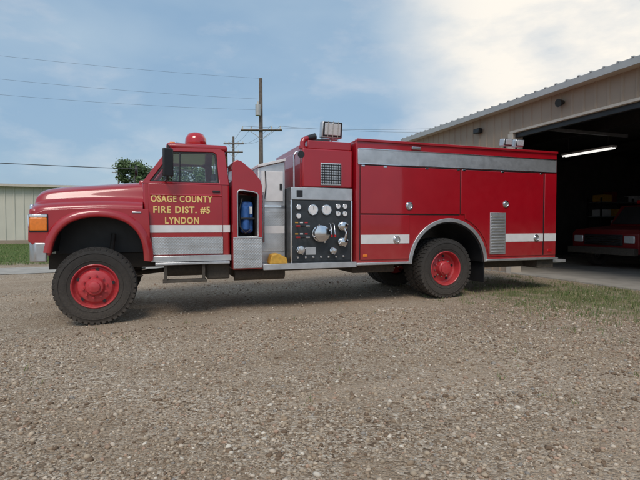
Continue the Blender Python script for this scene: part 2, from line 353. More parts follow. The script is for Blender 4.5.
box('running_board',2.34,3.89,.0,.55,.70,.76,TREAD,T,.006); box('running_board_edge',2.34,3.89,-.014,.0,.685,.775,ALU,T,.004)
prism('wheel_chock',[(2.46,.765),(2.50,.91),(2.60,.93),(2.74,.86),(2.76,.765)],.10,.32,YEL,T,.015)
prism('wheel_chock_b',[(2.50,.765),(2.54,.88),(2.64,.90),(2.76,.84),(2.80,.765)],.335,.40,YEL,T,.01)
box('pump_house',2.81,3.86,.12,2.28,.765,1.98,PANEL,T,.01)
box('pump_panel',2.83,3.83,.10,.118,.80,1.765,PANEL,T,.004)
box('pump_header',2.81,3.86,.095,.118,1.78,1.975,ALU,T,.004)
for x in (2.815,3.845): box('panel_edge',x-.012,x+.012,.085,.118,.77,1.775,CHROME,T,.004)
box('upper_pump_body',3.00,3.86,.10,2.3,1.985,2.60,RED,T,.02,3)
box('hose_bed_side',3.10,3.86,.14,2.26,2.60,2.74,RED,T,.015)
box('upper_grille',3.30,3.66,.082,.10,2.02,2.38,ALU,T,.008)
for i in range(9): box('grille_bar_v',3.325+.039*i,3.333+.039*i,.070,.081,2.04,2.36,BLK,T,0)
for i in range(8): box('grille_bar_h',3.31,3.65,.076,.0815,2.055+.041*i,2.069+.041*i,BLK,T,0)
def gauge(x,z,r,nm='gauge'):
    cyl(nm+'_bezel',(x,.100,z),(x,.070,z),r,CHROME,T,n=32,bevel=.004); cyl(nm+'_face',(x,.0695,z),(x,.067,z),r*.82,WHITE,T,n=32)
    box(nm+'_needle',x-.002,x+.002,.0655,.0668,z,z+r*.7,BLK,T,0)
gauge(3.17,1.62,.085); gauge(3.40,1.62,.085)
for i,(x,z) in enumerate([(2.93,1.66),(2.93,1.52),(3.60,1.68),(3.72,1.68),(3.60,1.56),(3.72,1.56)]): gauge(x,z,.042)
def cap(x,z,r,m=CHROME,ln=.13):
    lathe('discharge_cap',[(r*.8,0),(r*.8,-.03),(r*1.15,-.035),(r*1.15,-.05),(r*.9,-.055),(r*.9,-ln+.03),(r*1.1,-ln+.025),(r*1.1,-ln),(r*.9,-ln-.01),(.001,-ln-.012)],m,(x,.10,z),T,n=32)
    for a in (0,90,180,270):
        ca,sa=math.cos(R(a+20)),math.sin(R(a+20)); cyl('cap_lug',(x+ca*r,.10-ln+.02,z+sa*r),(x+ca*r*1.35,.10-ln+.02,z+sa*r*1.35),.013,m,T,n=10)
cap(3.28,1.24,.115,CHROME,.16); cap(3.66,1.36,.06); cap(3.66,1.10,.06); cap(2.95,.98,.055,CHROME,.11); cap(3.50,.96,.045,CHROME,.1)
for i,x in enumerate((2.90,2.98,3.06)):
    for z in (1.36,1.18):
        cyl('valve_rod',(x,.10,z),(x,.02,z),.008,CHROME,T,n=10); cyl('valve_handle',(x-.03,.015,z),(x+.03,.015,z),.013,[REDLENS,BLK,CHROME][i],T,n=12)
        box('valve_label',x-.025,x+.025,.096,.0995,z+.045,z+.065,[YEL,WHITE,REDLENS][i],T,0)
for x in (3.46,3.52):
    tube('drain_lever',[(x,.10,1.40),(x,.05,1.38),(x+.01,.03,1.22)],.010,CHROME,T); cyl('lever_knob',(x+.01,.03,1.22),(x+.01,.03,1.18),.018,REDLENS,T)
tube('suction_pipe',[(3.66,-.01,1.36),(3.70,-.04,1.25),(3.68,-.03,1.16),(3.66,-.01,1.10)],.022,CHROME,T)
for i in range(7): box('drain_valve',2.90+.13*i,2.93+.13*i,.07,.10,.845,.875,CHROME,T,.004)
box('data_plate',3.05,3.22,.095,.0995,.90,1.02,ALU,T,0); box('data_plate_b',2.9,3.0,.092,.0945,1.82,1.93,BLK,T,0)
cyl('deck_gun_riser',(3.03,.20,1.98),(3.03,.20,2.62),.042,RED,T,n=20); cyl('deck_gun_flange',(3.03,.20,2.60),(3.03,.20,2.64),.07,RED,T,n=20)
tube('deck_gun_elbow',[(3.03,.20,2.62),(3.03,.20,2.70),(3.05,.20,2.75),(3.12,.22,2.78)],.045,RED,T); cyl('deck_gun_nozzle',(3.10,.22,2.78),(3.26,.24,2.82),.04,BLK,T,.055)
cyl('deck_gun_wheel',(2.98,.12,2.5),(2.98,.10,2.5),.055,BLK,T)
cyl('grab_post',(2.90,.24,1.985),(2.90,.24,2.50),.016,CHROME,T); tube('top_rail',[(2.90,.24,2.5),(2.93,.24,2.55),(3.1,.24,2.56)],.016,CHROME,T)
def flood(x,y,z,s=1,rz=0,dep=.14):
    box('floodlight_body',x-.115*s,x+.115*s,y,y+dep,z-.085*s,z+.085*s,ALU,T,.02,rot=(R(8),0,rz))
    box('floodlight_bezel',x-.105*s,x+.105*s,y-.016,y+.002,z-.075*s,z+.075*s,BLK,T,.008,rot=(R(8),0,rz))
    box('floodlight_lens',x-.088*s,x+.088*s,y-.022,y-.012,z-.06*s,z+.06*s,LENS,T,.008,rot=(R(8),0,rz))
flood(3.64,.45,3.0,1.62)
for k in (-1,0,1): box('floodlight_guard',3.64+.09*k-.004,3.64+.09*k+.004,.415,.425,2.87,3.13,CHROME,T,0,rot=(R(8),0,0))
cyl('floodlight_mast',(3.66,.60,2.6),(3.66,.60,2.95),.025,CHROME,T); box('floodlight_bracket',3.48,3.82,.60,.64,2.84,2.87,CHROME,T,.004)
box('hose_reel_cover',3.22,3.58,.40,.9,2.74,2.82,BLK,T,.03)
ac=(5.67,.68); ar=.76
def arc(r,a0,a1,n=20): return [(ac[0]+r*math.cos(R(a0+(a1-a0)*i/n)),ac[1]+r*math.sin(R(a0+(a1-a0)*i/n))) for i in range(n+1)]
BT=2.77; BB=.735; X0=3.89; X1=8.10
prism('main_body',[(X1,BB),(X1,BT),(X0,BT),(X0,BB)]+arc(ar,176,4),.0,W,RED,T,.012,3,smooth=25)
prism('rear_wheel_liner',arc(ar-.004,178,2)+arc(ar-.03,2,178),.01,2.39,BLK,T,0,smooth=25)
prism('arch_trim',arc(ar+.055,178,2,32)+arc(ar-.01,2,178,32),-.022,-.001,ALU,T,.005,2,smooth=25)
box('body_top_band',X0+.02,X1-.02,-.012,-.001,2.385,2.625,ALU,T,.004)
box('top_band_bead',X0+.02,X1-.02,-.020,-.0125,2.375,2.39,CHROME,T,.002); box('top_band_bead_b',X0+.02,X1-.02,-.020,-.0125,2.62,2.635,CHROME,T,.002)
box('drip_rail',X0,X1,-.03,-.001,2.745,2.785,RED,T,.006)
def drs(nm,pts): prism(nm,pts,-.018,-.001,RED,T,.007,3,smooth=25)
drs('upper_door',[(3.96,1.565),(3.96,2.355),(5.885,2.355),(5.885,1.565)])
drs('lower_door',[(3.96,.80),(3.96,1.545),(4.865,1.545),(4.865,.80)])
drs('rear_door',[(5.905,1.565),(5.905,2.355),(7.765,2.355),(7.765,.80),(6.52,.80)]+[(ac[0]+.87*math.cos(R(a)),ac[1]+.87*math.sin(R(a))) for a in (20,30,40,50,60,68)]+[(5.99,1.565)])
box('corner_post',7.80,8.085,-.014,-.001,.80,2.355,RED,T,.006)
for nm,a0,a1,b0,b1 in (('gasket',5.8875,5.9025,1.565,2.355),('gasket',7.7675,7.7975,.80,2.355),('gasket',3.945,3.9575,.80,2.355),('gasket',3.96,5.885,1.5475,1.5625),('gasket',3.96,7.765,2.3575,2.372)):
    box(nm,a0,a1,-.004,-.001,b0,b1,BLK,T,0)
box('rub_rail',X0,4.88,-.045,-.001,.715,.755,ALU,T,.006); box('rub_rail_r',6.46,X1+.02,-.045,-.001,.715,.755,ALU,T,.006)
for a,b in ((3.96,4.865),(6.535,7.765)): box('reflective_stripe',a,b,-.0215,-.0185,1.065,1.215,WHITE,T,0)
box('reflective_stripe_c',7.80,8.085,-.0178,-.0148,1.065,1.215,WHITE,T,0)
box('louver_panel',6.53,6.88,-.030,-.0188,.84,1.60,ALU,T,.004)
for i in range(13): box('louver_slat',6.56,6.85,-.044,-.031,.875+.054*i,.895+.054*i,ALU,T,.004,rot=(R(25),0,0))
def latch(x,z):
    cyl('latch_bezel',(x,-.018,z),(x,-.032,z),.068,CHROME,T,n=28,bevel=.004); cyl('latch_pocket',(x,-.0322,z),(x,-.0335,z),.040,ALU,T,n=24)
    tube('latch_ring',[(x+.045*math.cos(t),-.039,z+.045*math.sin(t)) for t in [i*math.pi/8 for i in range(16)]],.007,CHROME,T,True)
latch(4.86,1.70); latch(4.62,1.13); latch(6.88,1.76); latch(7.60,1.13)
for x in (4.0,4.4,5.2,5.84,5.96,6.8,7.7): box('door_hinge',x-.03,x+.03,-.026,-.018,2.335,2.36,CHROME,T,.003)
box('side_marker',7.88,7.98,-.03,-.014,.86,.92,REDLENS,T,.006); box('side_marker_a',4.0,4.08,-.03,-.019,.85,.89,ORANGE,T,.006)
box('top_warning_lamp',4.9,5.08,-.03,-.0125,2.66,2.71,CHROME,T,.01)
box('tailboard',8.10,8.42,.05,2.35,.64,.70,TREAD,T,.006); box('tail_skirt',7.7,8.1,.05,2.3,.55,.72,FRAME,T,.01)
box('mud_flap',6.46,6.48,.05,.62,.32,.74,BLK,T,.003); box('mud_flap_far',6.46,6.48,1.8,2.35,.32,.74,BLK,T,.003)
box('underbody_tank',3.95,4.75,.3,2.1,.55,.735,FRAME,T,.02); box('underbody_tank_r',6.7,7.7,.4,2.0,.55,.735,FRAME,T,.02)
flood(7.20,.30,2.97,.85); flood(7.48,.30,2.97,.85); box('floodlight_base',7.05,7.65,.32,.50,2.775,2.84,ALU,T,.01)
cyl('floodlight_leg',(7.2,.4,2.83),(7.2,.4,2.9),.02,BLK,T); cyl('floodlight_leg_b',(7.48,.4,2.83),(7.48,.4,2.9),.02,BLK,T)
box('hose_bed_wall',4.0,8.0,.30,.33,2.77,2.83,RED,T,.006)

# ============================================================ GROUND
xs=sorted(set([-3000,-1200,-500,-200,-100,-60,-40,-25]+[i*1.0 for i in range(-16,21)]+[25,35,50,80,140,300,700,1500,3000])); bm=bmesh.new()
grid=[[bm.verts.new((x,y,g(x)+(.0 if abs(y)>30 or abs(x)>16 else .012*math.sin(x*.9+1)*math.sin(y*.7))*(0 if -.6<y<3 else 1))) for x in xs] for y in xs]
for j in range(len(xs)-1):
    for i in range(len(xs)-1): bm.faces.new((grid[j][i],grid[j][i+1],grid[j+1][i+1],grid[j+1][i]))
def groundmat():
    m,nt,b=newmat('gravel_ground')
    geo=N(nt,'ShaderNodeNewGeometry'); P=geo.outputs['Position']
    def noise(s,d=5,r=.55,vec=None):
        n=N(nt,'ShaderNodeTexNoise'); n.inputs['Scale'].default_value=s; n.inputs['Detail'].default_value=d; n.inputs['Roughness'].default_value=r; L(nt,vec or P,n.inputs['Vector']); return n
    def vor(s):
        v=N(nt,'ShaderNodeTexVoronoi'); v.inputs['Scale'].default_value=s; L(nt,P,v.inputs['Vector']); return v
    v1=vor(46); v2=vor(95)
    sep=N(nt,'ShaderNodeSeparateColor'); L(nt,v1.outputs['Color'],sep.inputs[0])
    sep2=N(nt,'ShaderNodeSeparateColor'); L(nt,v2.outputs['Color'],sep2.inputs[0])
    stops=[(0,(.13,.085,.055)),(.25,(.29,.21,.145)),(.5,(.42,.325,.235)),(.75,(.53,.43,.33)),(1,(.70,.62,.51))]
    r1=ramp(nt,stops); L(nt,sep.outputs[0],r1.inputs[0]); r2=ramp(nt,stops); L(nt,sep2.outputs[0],r2.inputs[0])
    mixab=N(nt,'ShaderNodeMix',data_type='RGBA'); nn=noise(9); rm=ramp(nt,[(.45,0.),(.55,1.)]); L(nt,nn.outputs[0],rm.inputs[0]); L(nt,rm.outputs[0],mixab.inputs['Factor']); L(nt,r1.outputs[0],mixab.inputs['A']); L(nt,r2.outputs[0],mixab.inputs['B'])
    nd=noise(1.1,8,.65); rd=ramp(nt,[(.42,0.),(.62,.6)]); L(nt,nd.outputs[0],rd.inputs[0])
    mixd=N(nt,'ShaderNodeMix',data_type='RGBA'); L(nt,rd.outputs[0],mixd.inputs['Factor']); L(nt,mixab.outputs['Result'],mixd.inputs['A']); mixd.inputs['B'].default_value=(.37,.275,.19,1)
    nl=noise(.35,5); rl=ramp(nt,[(.3,(.78,.76,.74)),(.7,(1.10,1.10,1.10))]); L(nt,nl.outputs[0],rl.inputs[0])
    mul=N(nt,'ShaderNodeMix',data_type='RGBA',blend_type='MULTIPLY'); mul.inputs['Factor'].default_value=1; L(nt,mixd.outputs['Result'],mul.inputs['A']); L(nt,rl.outputs[0],mul.inputs['B'])
    mp=N(nt,'ShaderNodeMapping'); mp.inputs['Rotation'].default_value=(0,0,R(-62)); mp.inputs['Scale'].default_value=(.12,.85,1); L(nt,P,mp.inputs[0])
    nt_=noise(1.0,3,.5,mp.outputs[0]); rt=ramp(nt,[(.50,0.),(.60,.45)]); L(nt,nt_.outputs[0],rt.inputs[0])
    mt=N(nt,'ShaderNodeMix',data_type='RGBA'); L(nt,rt.outputs[0],mt.inputs['Factor']); L(nt,mul.outputs['Result'],mt.inputs['A']); mt.inputs['B'].default_value=(.46,.355,.26,1)
    sx=N(nt,'ShaderNodeSeparateXYZ'); L(nt,P,sx.inputs[0])
    ng=noise(.6,6,.65)
    def mth(op,a,b2,cl=False):
        n=N(nt,'ShaderNodeMath',operation=op,use_clamp=cl)
        for k,q in enumerate((a,b2)):
            if isinstance(q,(int,float)): n.inputs[k].default_value=q
            else: L(nt,q,n.inputs[k])
        return n.outputs[0]
    yy=mth('ADD',sx.outputs['Y'],mth('MULTIPLY',mth('SUBTRACT',ng.outputs[0],.5),5))
    far=mth('MULTIPLY',mth('SUBTRACT',yy,12.0),.8,True)
    dx=mth('DIVIDE',mth('SUBTRACT',sx.outputs['X'],8.2),2.1); dy=mth('DIVIDE',mth('SUBTRACT',sx.outputs['Y'],-.7),2.0)
    d=mth('SQRT',mth('ADD',mth('MULTIPLY',dx,dx),mth('MULTIPLY',dy,dy)),0)
    ng2=noise(2.6,7,.7)
    patch=mth('MULTIPLY',mth('SUBTRACT',mth('ADD',mth('SUBTRACT',1.0,d),mth('MULTIPLY',mth('SUBTRACT',ng2.outputs[0],.5),3.2)),.15),1.6,True)
    patch=mth('MULTIPLY',patch,.65)
    mask=mth('MAXIMUM',far,patch)
    ngc=noise(14,6,.7); rg=ramp(nt,[(.3,(.055,.085,.025)),(.55,(.12,.17,.045)),(.75,(.22,.24,.09))]); L(nt,ngc.outputs[0],rg.inputs[0])
    mg=N(nt,'ShaderNodeMix',data_type='RGBA'); L(nt,mask,mg.inputs['Factor']); L(nt,mt.outputs['Result'],mg.inputs['A']); L(nt,rg.outputs[0],mg.inputs['B'])
    L(nt,mg.outputs['Result'],b.inputs['Base Color']); b.inputs['Roughness'].default_value=.95
    b.inputs['Specular IOR Level'].default_value=.15
    h=mth('ADD',mth('MULTIPLY',mth('SUBTRACT',1.0,v1.outputs['Distance']),1.0),mth('MULTIPLY',mth('SUBTRACT',1.0,v2.outputs['Distance']),.5))
    bp=N(nt,'ShaderNodeBump'); bp.inputs['Strength'].default_value=.9; bp.inputs['Distance'].default_value=.014; L(nt,h,bp.inputs['Height']); L(nt,bp.outputs[0],b.inputs['Normal'])
    return m
finish(bm,'ground',groundmat(),None,smooth=180)
def stones():
    bm=bmesh.new(); bmesh.ops.create_icosphere(bm,subdivisions=1,radius=1); bv=np.array([v.co[:] for v in bm.verts]); bf=np.array([[v.index for v in f.verts] for f in bm.faces]); bm.free()
    n=74000; n1=58000
    x=np.concatenate([rng.uniform(-2.2,7.0,n1),rng.uniform(-4,11,n-n1)]); y=np.concatenate([-5.4+4.9*rng.random(n1)**1.2,rng.uniform(-2.5,4.5,n-n1)])
    cl=np.sin(x*1.7+np.sin(y*2.1))*np.sin(y*1.3+np.cos(x*.8)); keep=rng.random(n)<(.68+.32*cl); x=x[keep];y=y[keep];n=len(x)
    r=np.clip(np.exp(rng.normal(math.log(.0080),.45,n)),.0035,.023)
    sc=np.stack([r*rng.uniform(.8,1.3,n),r*rng.uniform(.7,1.1,n),r*rng.uniform(.45,.8,n)],1)
    v=bv[None]*(1+rng.uniform(-.22,.22,(n,12,1)))*sc[:,None,:]
    t=rng.uniform(-.4,.4,n); c,s=np.cos(t),np.sin(t); vx=v[:,:,0]*c[:,None]-v[:,:,2]*s[:,None]; vz=v[:,:,0]*s[:,None]+v[:,:,2]*c[:,None]; v[:,:,0]=vx; v[:,:,2]=vz
    t=rng.uniform(0,6.28,n); c,s=np.cos(t),np.sin(t); vx=v[:,:,0]*c[:,None]-v[:,:,1]*s[:,None]; vy=v[:,:,0]*s[:,None]+v[:,:,1]*c[:,None]; v[:,:,0]=vx; v[:,:,1]=vy
    gz=.0125*np.clip(x,-3,8)+np.where((y>-.6)&(y<3),0,.012*np.sin(x*.9+1)*np.sin(y*.7))
    v+=np.stack([x,y,gz+r*.22],1)[:,None,:]
    F=(bf[None]+(np.arange(n)*12)[:,None,None]).reshape(-1)
    me=bpy.data.meshes.new('gravel_stones'); me.vertices.add(n*12); me.vertices.foreach_set('co',v.reshape(-1).astype(np.float32))
    nf=n*20; me.loops.add(nf*3); me.loops.foreach_set('vertex_index',F.astype(np.int32)); me.polygons.add(nf); me.polygons.foreach_set('loop_start',np.arange(0,nf*3,3,dtype=np.int32))
    me.update(calc_edges=True)
    pal=np.array([(.20,.135,.09),(.33,.24,.165),(.41,.32,.23),(.49,.39,.29),(.57,.47,.37),(.42,.28,.20),(.66,.58,.48),(.30,.265,.23)])
    cc=pal[rng.choice(8,n,p=[.14,.21,.22,.17,.10,.08,.03,.05])]*rng.uniform(.85,1.15,(n,1))
    at=me.color_attributes.new('col','FLOAT_COLOR','POINT'); ca=np.ones((n,12,4),np.float32); ca[:,:,:3]=cc[:,None,:]; at.data.foreach_set('color',ca.reshape(-1))
    m,nt,b=newmat('stone'); a=N(nt,'ShaderNodeAttribute'); a.attribute_name='col'; L(nt,a.outputs['Color'],b.inputs['Base Color']); b.inputs['Roughness'].default_value=.9; b.inputs['Specular IOR Level'].default_value=.2
    me.materials.append(m); o=bpy.data.objects.new('loose_gravel',me); scn.collection.objects.link(o)
stones()
def blades(name,pts,hmin,hmax,w,cols):
    n=len(pts); pts=np.array(pts); h=rng.uniform(hmin,hmax,n); a=rng.uniform(0,6.28,n); ln=rng.uniform(-.6,.6,(n,2))*h[:,None]
    b0=pts.copy(); b1=pts.copy(); m0=pts.copy(); m1=pts.copy(); t=pts.copy()
    dx=np.cos(a)*w; dy=np.sin(a)*w
    b0[:,0]-=dx;b0[:,1]-=dy;b1[:,0]+=dx;b1[:,1]+=dy
    for q,s in ((m0,-.7),(m1,.7)):
        q[:,0]+=dx*s+ln[:,0]*.35; q[:,1]+=dy*s+ln[:,1]*.35; q[:,2]+=h*.6
    t[:,0]+=ln[:,0];t[:,1]+=ln[:,1];t[:,2]+=h
    V=np.stack([b0,b1,m1,m0,t],1).reshape(-1,3); base=np.arange(n)*5
    me=bpy.data.meshes.new(name); fs=[]
    for b in base: fs.append((b,b+1,b+2,b+3)); fs.append((b+3,b+2,b+4))
    me.from_pydata(V.tolist(),[],fs)
    cc=np.array(cols)[rng.integers(0,len(cols),n)]; at=me.color_attributes.new('col','FLOAT_COLOR','POINT'); ca=np.ones((n,5,4),np.float32); ca[:,:,:3]=cc[:,None,:]; at.data.foreach_set('color',ca.reshape(-1))
    m,nt,bb=newmat(name+'_mat'); A=N(nt,'ShaderNodeAttribute'); A.attribute_name='col'; L(nt,A.outputs['Color'],bb.inputs['Base Color']); bb.inputs['Roughness'].default_value=.7
    me.materials.append(m); o=bpy.data.objects.new(name,me); scn.collection.objects.link(o); return o
pts=[]
while len(pts)<9500:
    cx=random.gauss(8.0,1.4); cy=random.gauss(-.9,1.2)
    if cx>9.4 or cx<5.2: continue
    for _ in range(random.randint(4,22)):
        x=cx+random.gauss(0,.07); y=cy+random.gauss(0,.07); pts.append((x,y,g(x)-.005))
for _ in range(60):
    cx=random.uniform(5.9,9.4); cy=random.uniform(.2,2.6)
    for _ in range(16): x=cx+random.gauss(0,.06); pts.append((x,cy+random.gauss(0,.06),g(x)-.005))
for _ in range(45):
    cx=random.uniform(-3,6); cy=random.uniform(-4.5,-.3)
    for _ in range(7): x=cx+random.gauss(0,.03); pts.append((x,cy+random.gauss(0,.03),g(x)-.012))
GC=[(.07,.12,.03),(.11,.17,.04),(.15,.20,.06),(.24,.23,.10),(.32,.28,.15)]
blades('weedy_grass',pts,.02,.085,.0035,GC)
pts=[]
for _ in range(22000):
    y=12+ (random.random()**1.6)*22; x=random.uniform(-16,10); pts.append((x,y,g(x)-.01))
blades('lawn_grass',pts,.04,.12,.012,GC[:4])
bm=bmesh.new(); xs2=[-60,-20,-3,0,8,30]
a=[bm.verts.new((x,8.3,g(x)+.016)) for x in xs2]; b_=[bm.verts.new((x,10.6,g(x)+.016)) for x in xs2]
for i in range(len(xs2)-1): bm.faces.new((a[i],a[i+1],b_[i+1],b_[i]))
finish(bm,'concrete_drive',CONC,None)
pp=empty('plastic_pipe'); cyl('pipe',(7.6,-2.35,.125),(8.3,-2.0,.13),.018,WHITE,pp)

# ============================================================ GARAGE
G=empty('metal_garage_building')
FX=9.6; Y0=-9.0; YJ=2.86; Y1=7.95; ZE=4.45; ZL=3.83; BX=24
def ribbed(name,p0,p1,z0,z1,m,parent,pitch=.3,depth=.022,side=1):
    p0=Vector(p0);p1=Vector(p1);d=(p1-p0);ln=d.length;d.normalize();nrm=Vector((-d.y,d.x))*side
    ps=[];t=0
    while t<ln:
        for o,h in ((0,0),(.11,0),(.13,1),(.17,1),(.19,0)):
            if t+o*pitch/.3<ln: ps.append(p0+d*(t+o*pitch/.3)+nrm*(h*depth))
        t+=pitch
    ps.append(p1); bm=bmesh.new()
    A=[bm.verts.new((p.x,p.y,z0)) for p in ps];B=[bm.verts.new((p.x,p.y,z1)) for p in ps]
    for i in range(len(ps)-1): bm.faces.new((A[i],A[i+1],B[i+1],B[i]))
    return finish(bm,name,m,parent,smooth=10)
box('front_wall_backing',FX+.03,FX+.18,YJ,Y1,.05,ZE,TAN,G,0); ribbed('front_siding',(FX,YJ),(FX,Y1),.1,ZE,TAN,G,side=1)
box('lintel_backing',FX+.03,FX+.18,Y0,YJ,ZL,ZE,TAN,G,0); ribbed('lintel_siding',(FX,Y0),(FX,YJ),ZL,ZE,TAN,G,side=1)
box('door_header',FX-.035,FX+.2,Y0,YJ+.1,ZL-.06,ZL,TRIMW,G,.006); box('door_seal',FX+.05,FX+.15,Y0,YJ,ZL-.18,ZL-.06,BLK,G,.01)
box('door_jamb',FX-.035,FX+.3,YJ-.02,YJ+.16,.08,ZL-.06,TRIMW,G,.006)
box('corner_trim',FX-.04,FX+.2,Y1-.02,Y1+.12,.05,ZE,TRIMW,G,.006)
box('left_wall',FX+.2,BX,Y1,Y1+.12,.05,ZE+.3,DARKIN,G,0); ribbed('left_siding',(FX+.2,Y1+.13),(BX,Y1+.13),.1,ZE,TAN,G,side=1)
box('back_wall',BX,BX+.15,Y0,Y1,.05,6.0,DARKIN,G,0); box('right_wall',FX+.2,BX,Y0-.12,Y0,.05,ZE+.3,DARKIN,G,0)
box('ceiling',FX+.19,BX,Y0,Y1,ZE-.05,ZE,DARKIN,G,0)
box('garage_floor',FX-.02,BX,Y0,Y1,-.1,.125,CONC,G,0)
box('door_track',FX+.5,FX+4,YJ-.1,YJ-.04,3.9,3.98,ALU,G,0)
prism('roof',[(FX-.28,ZE+.02),(FX-.28,ZE+.07),(17,ZE+.07+1.3),(BX+.5,ZE+.07+.2),(BX+.5,ZE+.15),(17,ZE+1.3)],Y0-.3,Y1+.35,ROOFM,G,0)
prism('gable_wall',[(FX,ZE),(17,ZE+1.28),(BX,ZE+.2),(BX,ZE)],Y1+.0,Y1+.12,TAN,G,0)
box('eave_soffit',FX-.27,FX+.03,Y0-.3,Y1+.3,ZE-.04,ZE+.018,TRIMW,G,.004)
box('eave_trim',FX-.30,FX-.282,Y0-.3,Y1+.35,ZE-.06,ZE+.085,ROOFM,G,.004)
yy=Y0
while yy<Y1+.3:
    box('roof_rib_end',FX-.31,FX+.3,yy,yy+.05,ZE+.087,ZE+.11,ROOFM,G,0); yy+=.3
cyl('horn_speaker',(FX-.02,1.28,4.18),(FX-.16,1.28,4.15),.05,BLK,G,.09); box('wall_light',FX-.16,FX-.03,4.05,4.3,4.0,4.14,BLK,G,.02)
for x in (12.5,16.5,20.5): box('rafter',x-.06,x+.06,Y0,Y1,4.0,4.3,FRAME,G,0)
m,nt,b=newmat('fluorescent_tube'); b.inputs['Emission Color'].default_value=(1,.98,.93,1); b.inputs['Emission Strength'].default_value=.9; b.inputs['Base Color'].default_value=(.8,.8,.8,1); TUBE=m
box('light_fixture',13.25,13.5,3.0,4.8,3.64,3.70,WHITE,G,.01); cyl('light_tube',(13.32,3.03,3.62),(13.32,4.77,3.62),.022,TUBE,G); cyl('light_tube_b',(13.44,3.03,3.62),(13.44,4.77,3.62),.022,TUBE,G)
for y in (3.2,4.6): cyl('light_chain',(13.37,y,3.7),(13.37,y,4.2),.006,WIRE,G,n=6)
SH=empty('storage_shelving')
for z in (.5,1.1,1.7,2.3): box('shelf',18.0,23.5,7.2,7.85,z,z+.04,ALU,SH,0)
for x in (18.0,19.8,21.6,23.45): box('shelf_post',x,x+.05,7.2,7.25,.125,2.5,FRAME,SH,0); box('shelf_post_b',x,x+.05,7.8,7.85,.125,2.5,FRAME,SH,0)
cols=[DARKIN,YEL,WHITE,DRED,TRIMW,DARKIN]
for z in (.54,1.14,1.74,2.34):
    x=18.1
    while x<23.2:
        w=random.uniform(.25,.6); box('shelf_bin',x,x+w,7.25,7.7,z,z+random.uniform(.2,.45),random.choice(cols),SH,.01); x+=w+random.uniform(.03,.4)
HG=empty('hanging_turnout_coats')
box('coat_rail',11.0,15.2,7.80,7.86,1.95,2.0,WOOD,HG,.005)
for k in range(7):
    x=11.2+.55*k
    prism('coat',[(x,1.9),(x+.1,1.94),(x+.32,1.94),(x+.42,1.9),(x+.50,1.2),(x+.42,1.15),(x+.40,.95),(x+.02,.95),(x+.0,1.15),(x-.08,1.2)],7.58,7.78,[FRAME,YEL,FRAME,SEAT,WOOD,FRAME,SEAT][k],HG,.03,3); box('coat_band',x+.02,x+.40,7.572,7.579,1.05,1.10,WHITE,HG,0)
B=empty('brush_truck')
bx,by=12.9,1.85; bw=2.1; z0=.125
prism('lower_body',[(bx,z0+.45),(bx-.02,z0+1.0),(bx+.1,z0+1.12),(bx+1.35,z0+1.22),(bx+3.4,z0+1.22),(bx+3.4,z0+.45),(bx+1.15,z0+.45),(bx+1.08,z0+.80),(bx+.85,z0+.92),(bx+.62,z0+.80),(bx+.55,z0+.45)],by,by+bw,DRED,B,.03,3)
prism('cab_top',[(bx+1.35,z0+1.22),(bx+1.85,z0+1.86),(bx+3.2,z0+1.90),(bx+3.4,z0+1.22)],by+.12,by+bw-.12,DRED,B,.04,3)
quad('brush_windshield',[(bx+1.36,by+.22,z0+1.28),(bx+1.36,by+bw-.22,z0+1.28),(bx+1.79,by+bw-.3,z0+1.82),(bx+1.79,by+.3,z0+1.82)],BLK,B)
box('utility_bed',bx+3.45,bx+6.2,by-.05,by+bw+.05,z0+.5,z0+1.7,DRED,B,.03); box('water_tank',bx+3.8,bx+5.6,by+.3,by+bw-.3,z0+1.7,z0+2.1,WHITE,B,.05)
box('brush_grille',bx-.05,bx-.01,by+.45,by+bw-.45,z0+.68,z0+.98,BLK,B,.01)
for k in range(4): box('brush_grille_slat',bx-.06,bx-.048,by+.5,by+bw-.5,z0+.71+.065*k,z0+.725+.065*k,CHROME,B,0)
for y in (by+.1,by+bw-.4): box('brush_headlamp',bx-.055,bx-.01,y,y+.3,z0+.75,z0+.95,LENS,B,.02)
box('brush_bumper',bx-.2,bx-.02,by,by+bw,z0+.42,z0+.62,FRAME,B,.02)
for x in (bx+.85,bx+4.6):
    wheel(B,'brush_wheel',x,by+.02,z0+.40,True,R0=.40,W=.25,lugs=False,rimmat=ALU); wheel(B,'brush_wheel_far',x,by+bw-.02,z0+.40,True,flip=True,R0=.40,W=.25,lugs=False,rimmat=ALU)
cyl('brush_light_bar',(bx+2.1,by+.5,z0+1.97),(bx+2.1,by+bw-.5,z0+1.97),.06,REDLENS,B)

# ============================================================ far metal building
M=empty('cream_metal_building')
ribbed('front_siding',(-30,33),(1.5,33),-.05,4.3,CREAM,M,pitch=.6,depth=.05,side=-1); box('wall_core',-30,1.5,33.06,45,-.05,4.3,CREAM,M,0)
prism('gable_roof',[(32.6,4.28),(32.6,4.40),(39,4.9),(45.4,4.40),(45.4,4.28),(39,4.78)],-30.4,1.9,ROOFM,M,0,axis='x')
box('base_trim',-30,1.5,32.93,32.98,-.05,.25,TAN,M,0); box('eave_gutter',-30.3,1.8,32.5,32.62,4.2,4.36,TRIMW,M,0)
